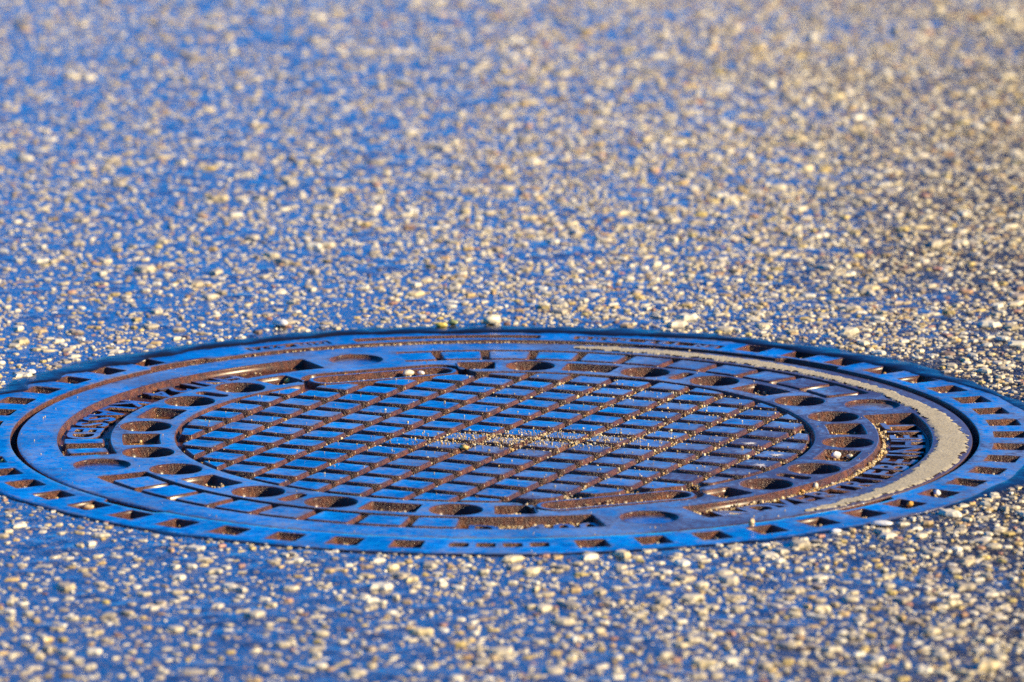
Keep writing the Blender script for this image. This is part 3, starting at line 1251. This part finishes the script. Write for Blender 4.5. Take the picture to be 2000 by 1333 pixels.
tag(g, 'loose yellowish sand and grit caught in the grooves of the iron cover', 'sand', None, 'stuff')

# ------------------------------------------------------------------ single pebbles that can be picked out
PC = {'gold': (0.66, 0.44, 0.10), 'white': (0.78, 0.74, 0.66), 'cream': (0.70, 0.60, 0.40), 'tan': (0.60, 0.42, 0.20), 'orange': (0.72, 0.36, 0.04), 'yellow': (0.70, 0.52, 0.08), 'green': (0.36, 0.38, 0.12)}
PMAT = {}


def pebble(x, y, z, d, col, label, asp=0.8, sq=0.8, rot=0.0):
    if col not in PMAT: PMAT[col] = mat_pebble(col + ' pebble', PC[col])
    seg, rows = 14, 9
    V, F = [], []
    ph = rng.random(6) * 6.28
    for i in range(rows + 1):
        t = math.pi * i / rows
        for j in range(seg):
            q = 2 * math.pi * j / seg
            k = 1 + 0.17 * math.sin(2 * q + ph[0]) * math.sin(t) + 0.11 * math.sin(3 * q + ph[1] + 2 * t) + 0.05 * math.sin(5 * t + ph[2] + q)
            V.append((d / 2 * k * math.sin(t) * math.cos(q), d / 2 * asp * k * math.sin(t) * math.sin(q), d / 2 * sq * (1 + k * math.cos(t)) * 0.98))
    for i in range(rows):
        for j in range(seg):
            a, b = i * seg + j, i * seg + (j + 1) % seg
            F.append((a, a + seg, b + seg, b))
    o = link('pebble', make_mesh('pebble', V, F, [PMAT[col]], None, [True] * len(F)), None, (x * MM, y * MM, z * MM))
    o.rotation_euler = (0, 0, rot)
    tag(o, label, 'pebble', 'loose pebbles on the ironwork')


def at(px, py, z):
    """point of the horizontal plane z (mm) seen at photo pixel px, py"""
    f_, th = 13900.0, R(11.038)
    dx, dv = (px - 1000) / f_, (666.5 - py) / f_
    d = Vector((dx, math.cos(th) + dv * math.sin(th), -math.sin(th) + dv * math.cos(th)))
    t = (z - 1006.3) / d.z
    return 11.9 + t * d.x, -4822.3 + t * d.y, z


for px, py, z, d, col, asp, sq, lab in [
    (1468, 1026, 0.0, 4.6, 'tan', 0.95, 0.95, 'small round tan pebble alone on the smooth front rim of the cover'),
    (1830, 970, -3.3, 6.0, 'white', 0.8, 0.75, 'round white pebble in a frame slot at the front right'),
    (1779, 992, -3.3, 5.5, 'orange', 0.85, 0.8, 'bright orange pebble in a frame slot at the front right'),
    (1633, 897, -5.3, 6.6, 'white', 0.8, 0.8, 'largest white pointed pebble inside a pocket near the right side'),
    (1660, 897, -5.3, 5.2, 'cream', 0.7, 0.7, 'small cream pebble beside the large white one in the right pocket'),
    (1592, 956, -4.9, 5.2, 'cream', 0.9, 0.9, 'cream pebble against the ring wall above the raised lettering'),
    (1566, 964, -4.9, 4.0, 'orange', 0.7, 0.7, 'small orange pebble beside the sand line near the lettering'),
    (1356, 715, -4.9, 5.6, 'cream', 0.7, 0.75, 'cream pebble between two ring pads at the back of the cover'),
    (1274, 709, -4.9, 4.8, 'white', 0.6, 0.6, 'flat white pebble between ring pads at the back, beside the crust'),
    (1493, 737, -4.9, 4.2, 'white', 0.6, 0.7, 'small white pebble behind the ring pads at the back right'),
    (1759, 815, -4.9, 5.0, 'white', 0.8, 0.8, 'white pebble in the upper corner of the right lettering channel'),
    (960, 634, 0.8, 13.5, 'cream', 0.7, 0.55, 'large cream pebble on the bitumen behind the middle of the cover'),
    (862, 640, 0.8, 8.0, 'yellow', 0.6, 0.5, 'flat yellow pebble on the bitumen behind the cover'),
    (884, 635, 0.8, 8.0, 'green', 0.7, 0.5, 'olive green pebble beside the yellow one behind the cover'),
    (548, 638, 0.8, 13.0, 'white', 0.7, 0.45, 'large oval white pebble at the edge of the bitumen, back left'),
    (60, 732, 0.4, 8.0, 'white', 0.7, 0.5, 'oval white pebble at the bitumen edge on the far left'),
    (1722, 1028, 0.6, 15.0, 'white', 0.42, 0.25, 'long thin white chip on the front right edge of the frame'),
    (1633, 1042, 0.6, 7.5, 'white', 0.6, 0.4, 'short white chip near the front right edge of the frame'),
    (6, 908, -3.3, 5.0, 'yellow', 0.9, 0.8, 'yellow pebble in a frame slot at the left picture edge'),
    (173, 996, -3.3, 7.0, 'tan', 0.6, 0.5, 'flat tan pebble in a frame slot at the front left'),
    (676, 739, -4.2, 4.5, 'orange', 0.85, 0.8, 'orange pebble at the left end of the back lifting slot'),
    (797, 735, -4.2, 7.5, 'cream', 0.6, 0.6, 'large cream pebble in the right half of the back lifting slot'),
    (822, 733, -4.2, 4.5, 'white', 0.8, 0.7, 'white pebble near the right end of the back lifting slot'),
    (564, 750, -5.3, 6.0, 'yellow', 0.8, 0.7, 'yellow pebble in the pocket left of the back lifting slot'),
    (906, 879, -1.5, 6.5, 'gold', 0.75, 0.55, 'golden pebble in the sand at the middle of the tread blocks'),
    (1053, 722, -8.5, 7.0, 'tan', 0.8, 0.8, 'tan stone filling a vent hole at the middle back of the cover'),
]:
    pebble(*at(px, py, z), d, col, lab, asp, sq, random.uniform(-0.4, 0.4))

# pale dried splashes on three tread blocks
for px, py, sz, lab in [(1463, 866, 9, 'narrow pale star splash on a tread block, topmost of three'),
                        (1515, 889, 9, 'round pale star splash on a tread block by the right ring'),
                        (1487, 909, 13, 'largest pale star splash, on a tread block at the front right')]:
    x, y, z = at(px, py, 0.1)
    V, F = [(0, 0, 0.35)], []
    m = 26
    for i in range(m):
        r = sz * (0.28 + (0.72 * rng.random() if i % 2 else 0.05)) * 0.75
        V.append((r * math.cos(i * 2 * math.pi / m) * 1.0, r * math.sin(i * 2 * math.pi / m), -0.05))
    for i in range(m): F.append((0, 1 + i, 1 + (i + 1) % m))
    o = link('dried_splash', make_mesh('dried_splash', V, F, [M_SPLASH], None, [True] * m), None, (x * MM, y * MM, 0.1 * MM))
    tag(o, lab, 'splash', 'pale splashes on the tread blocks')
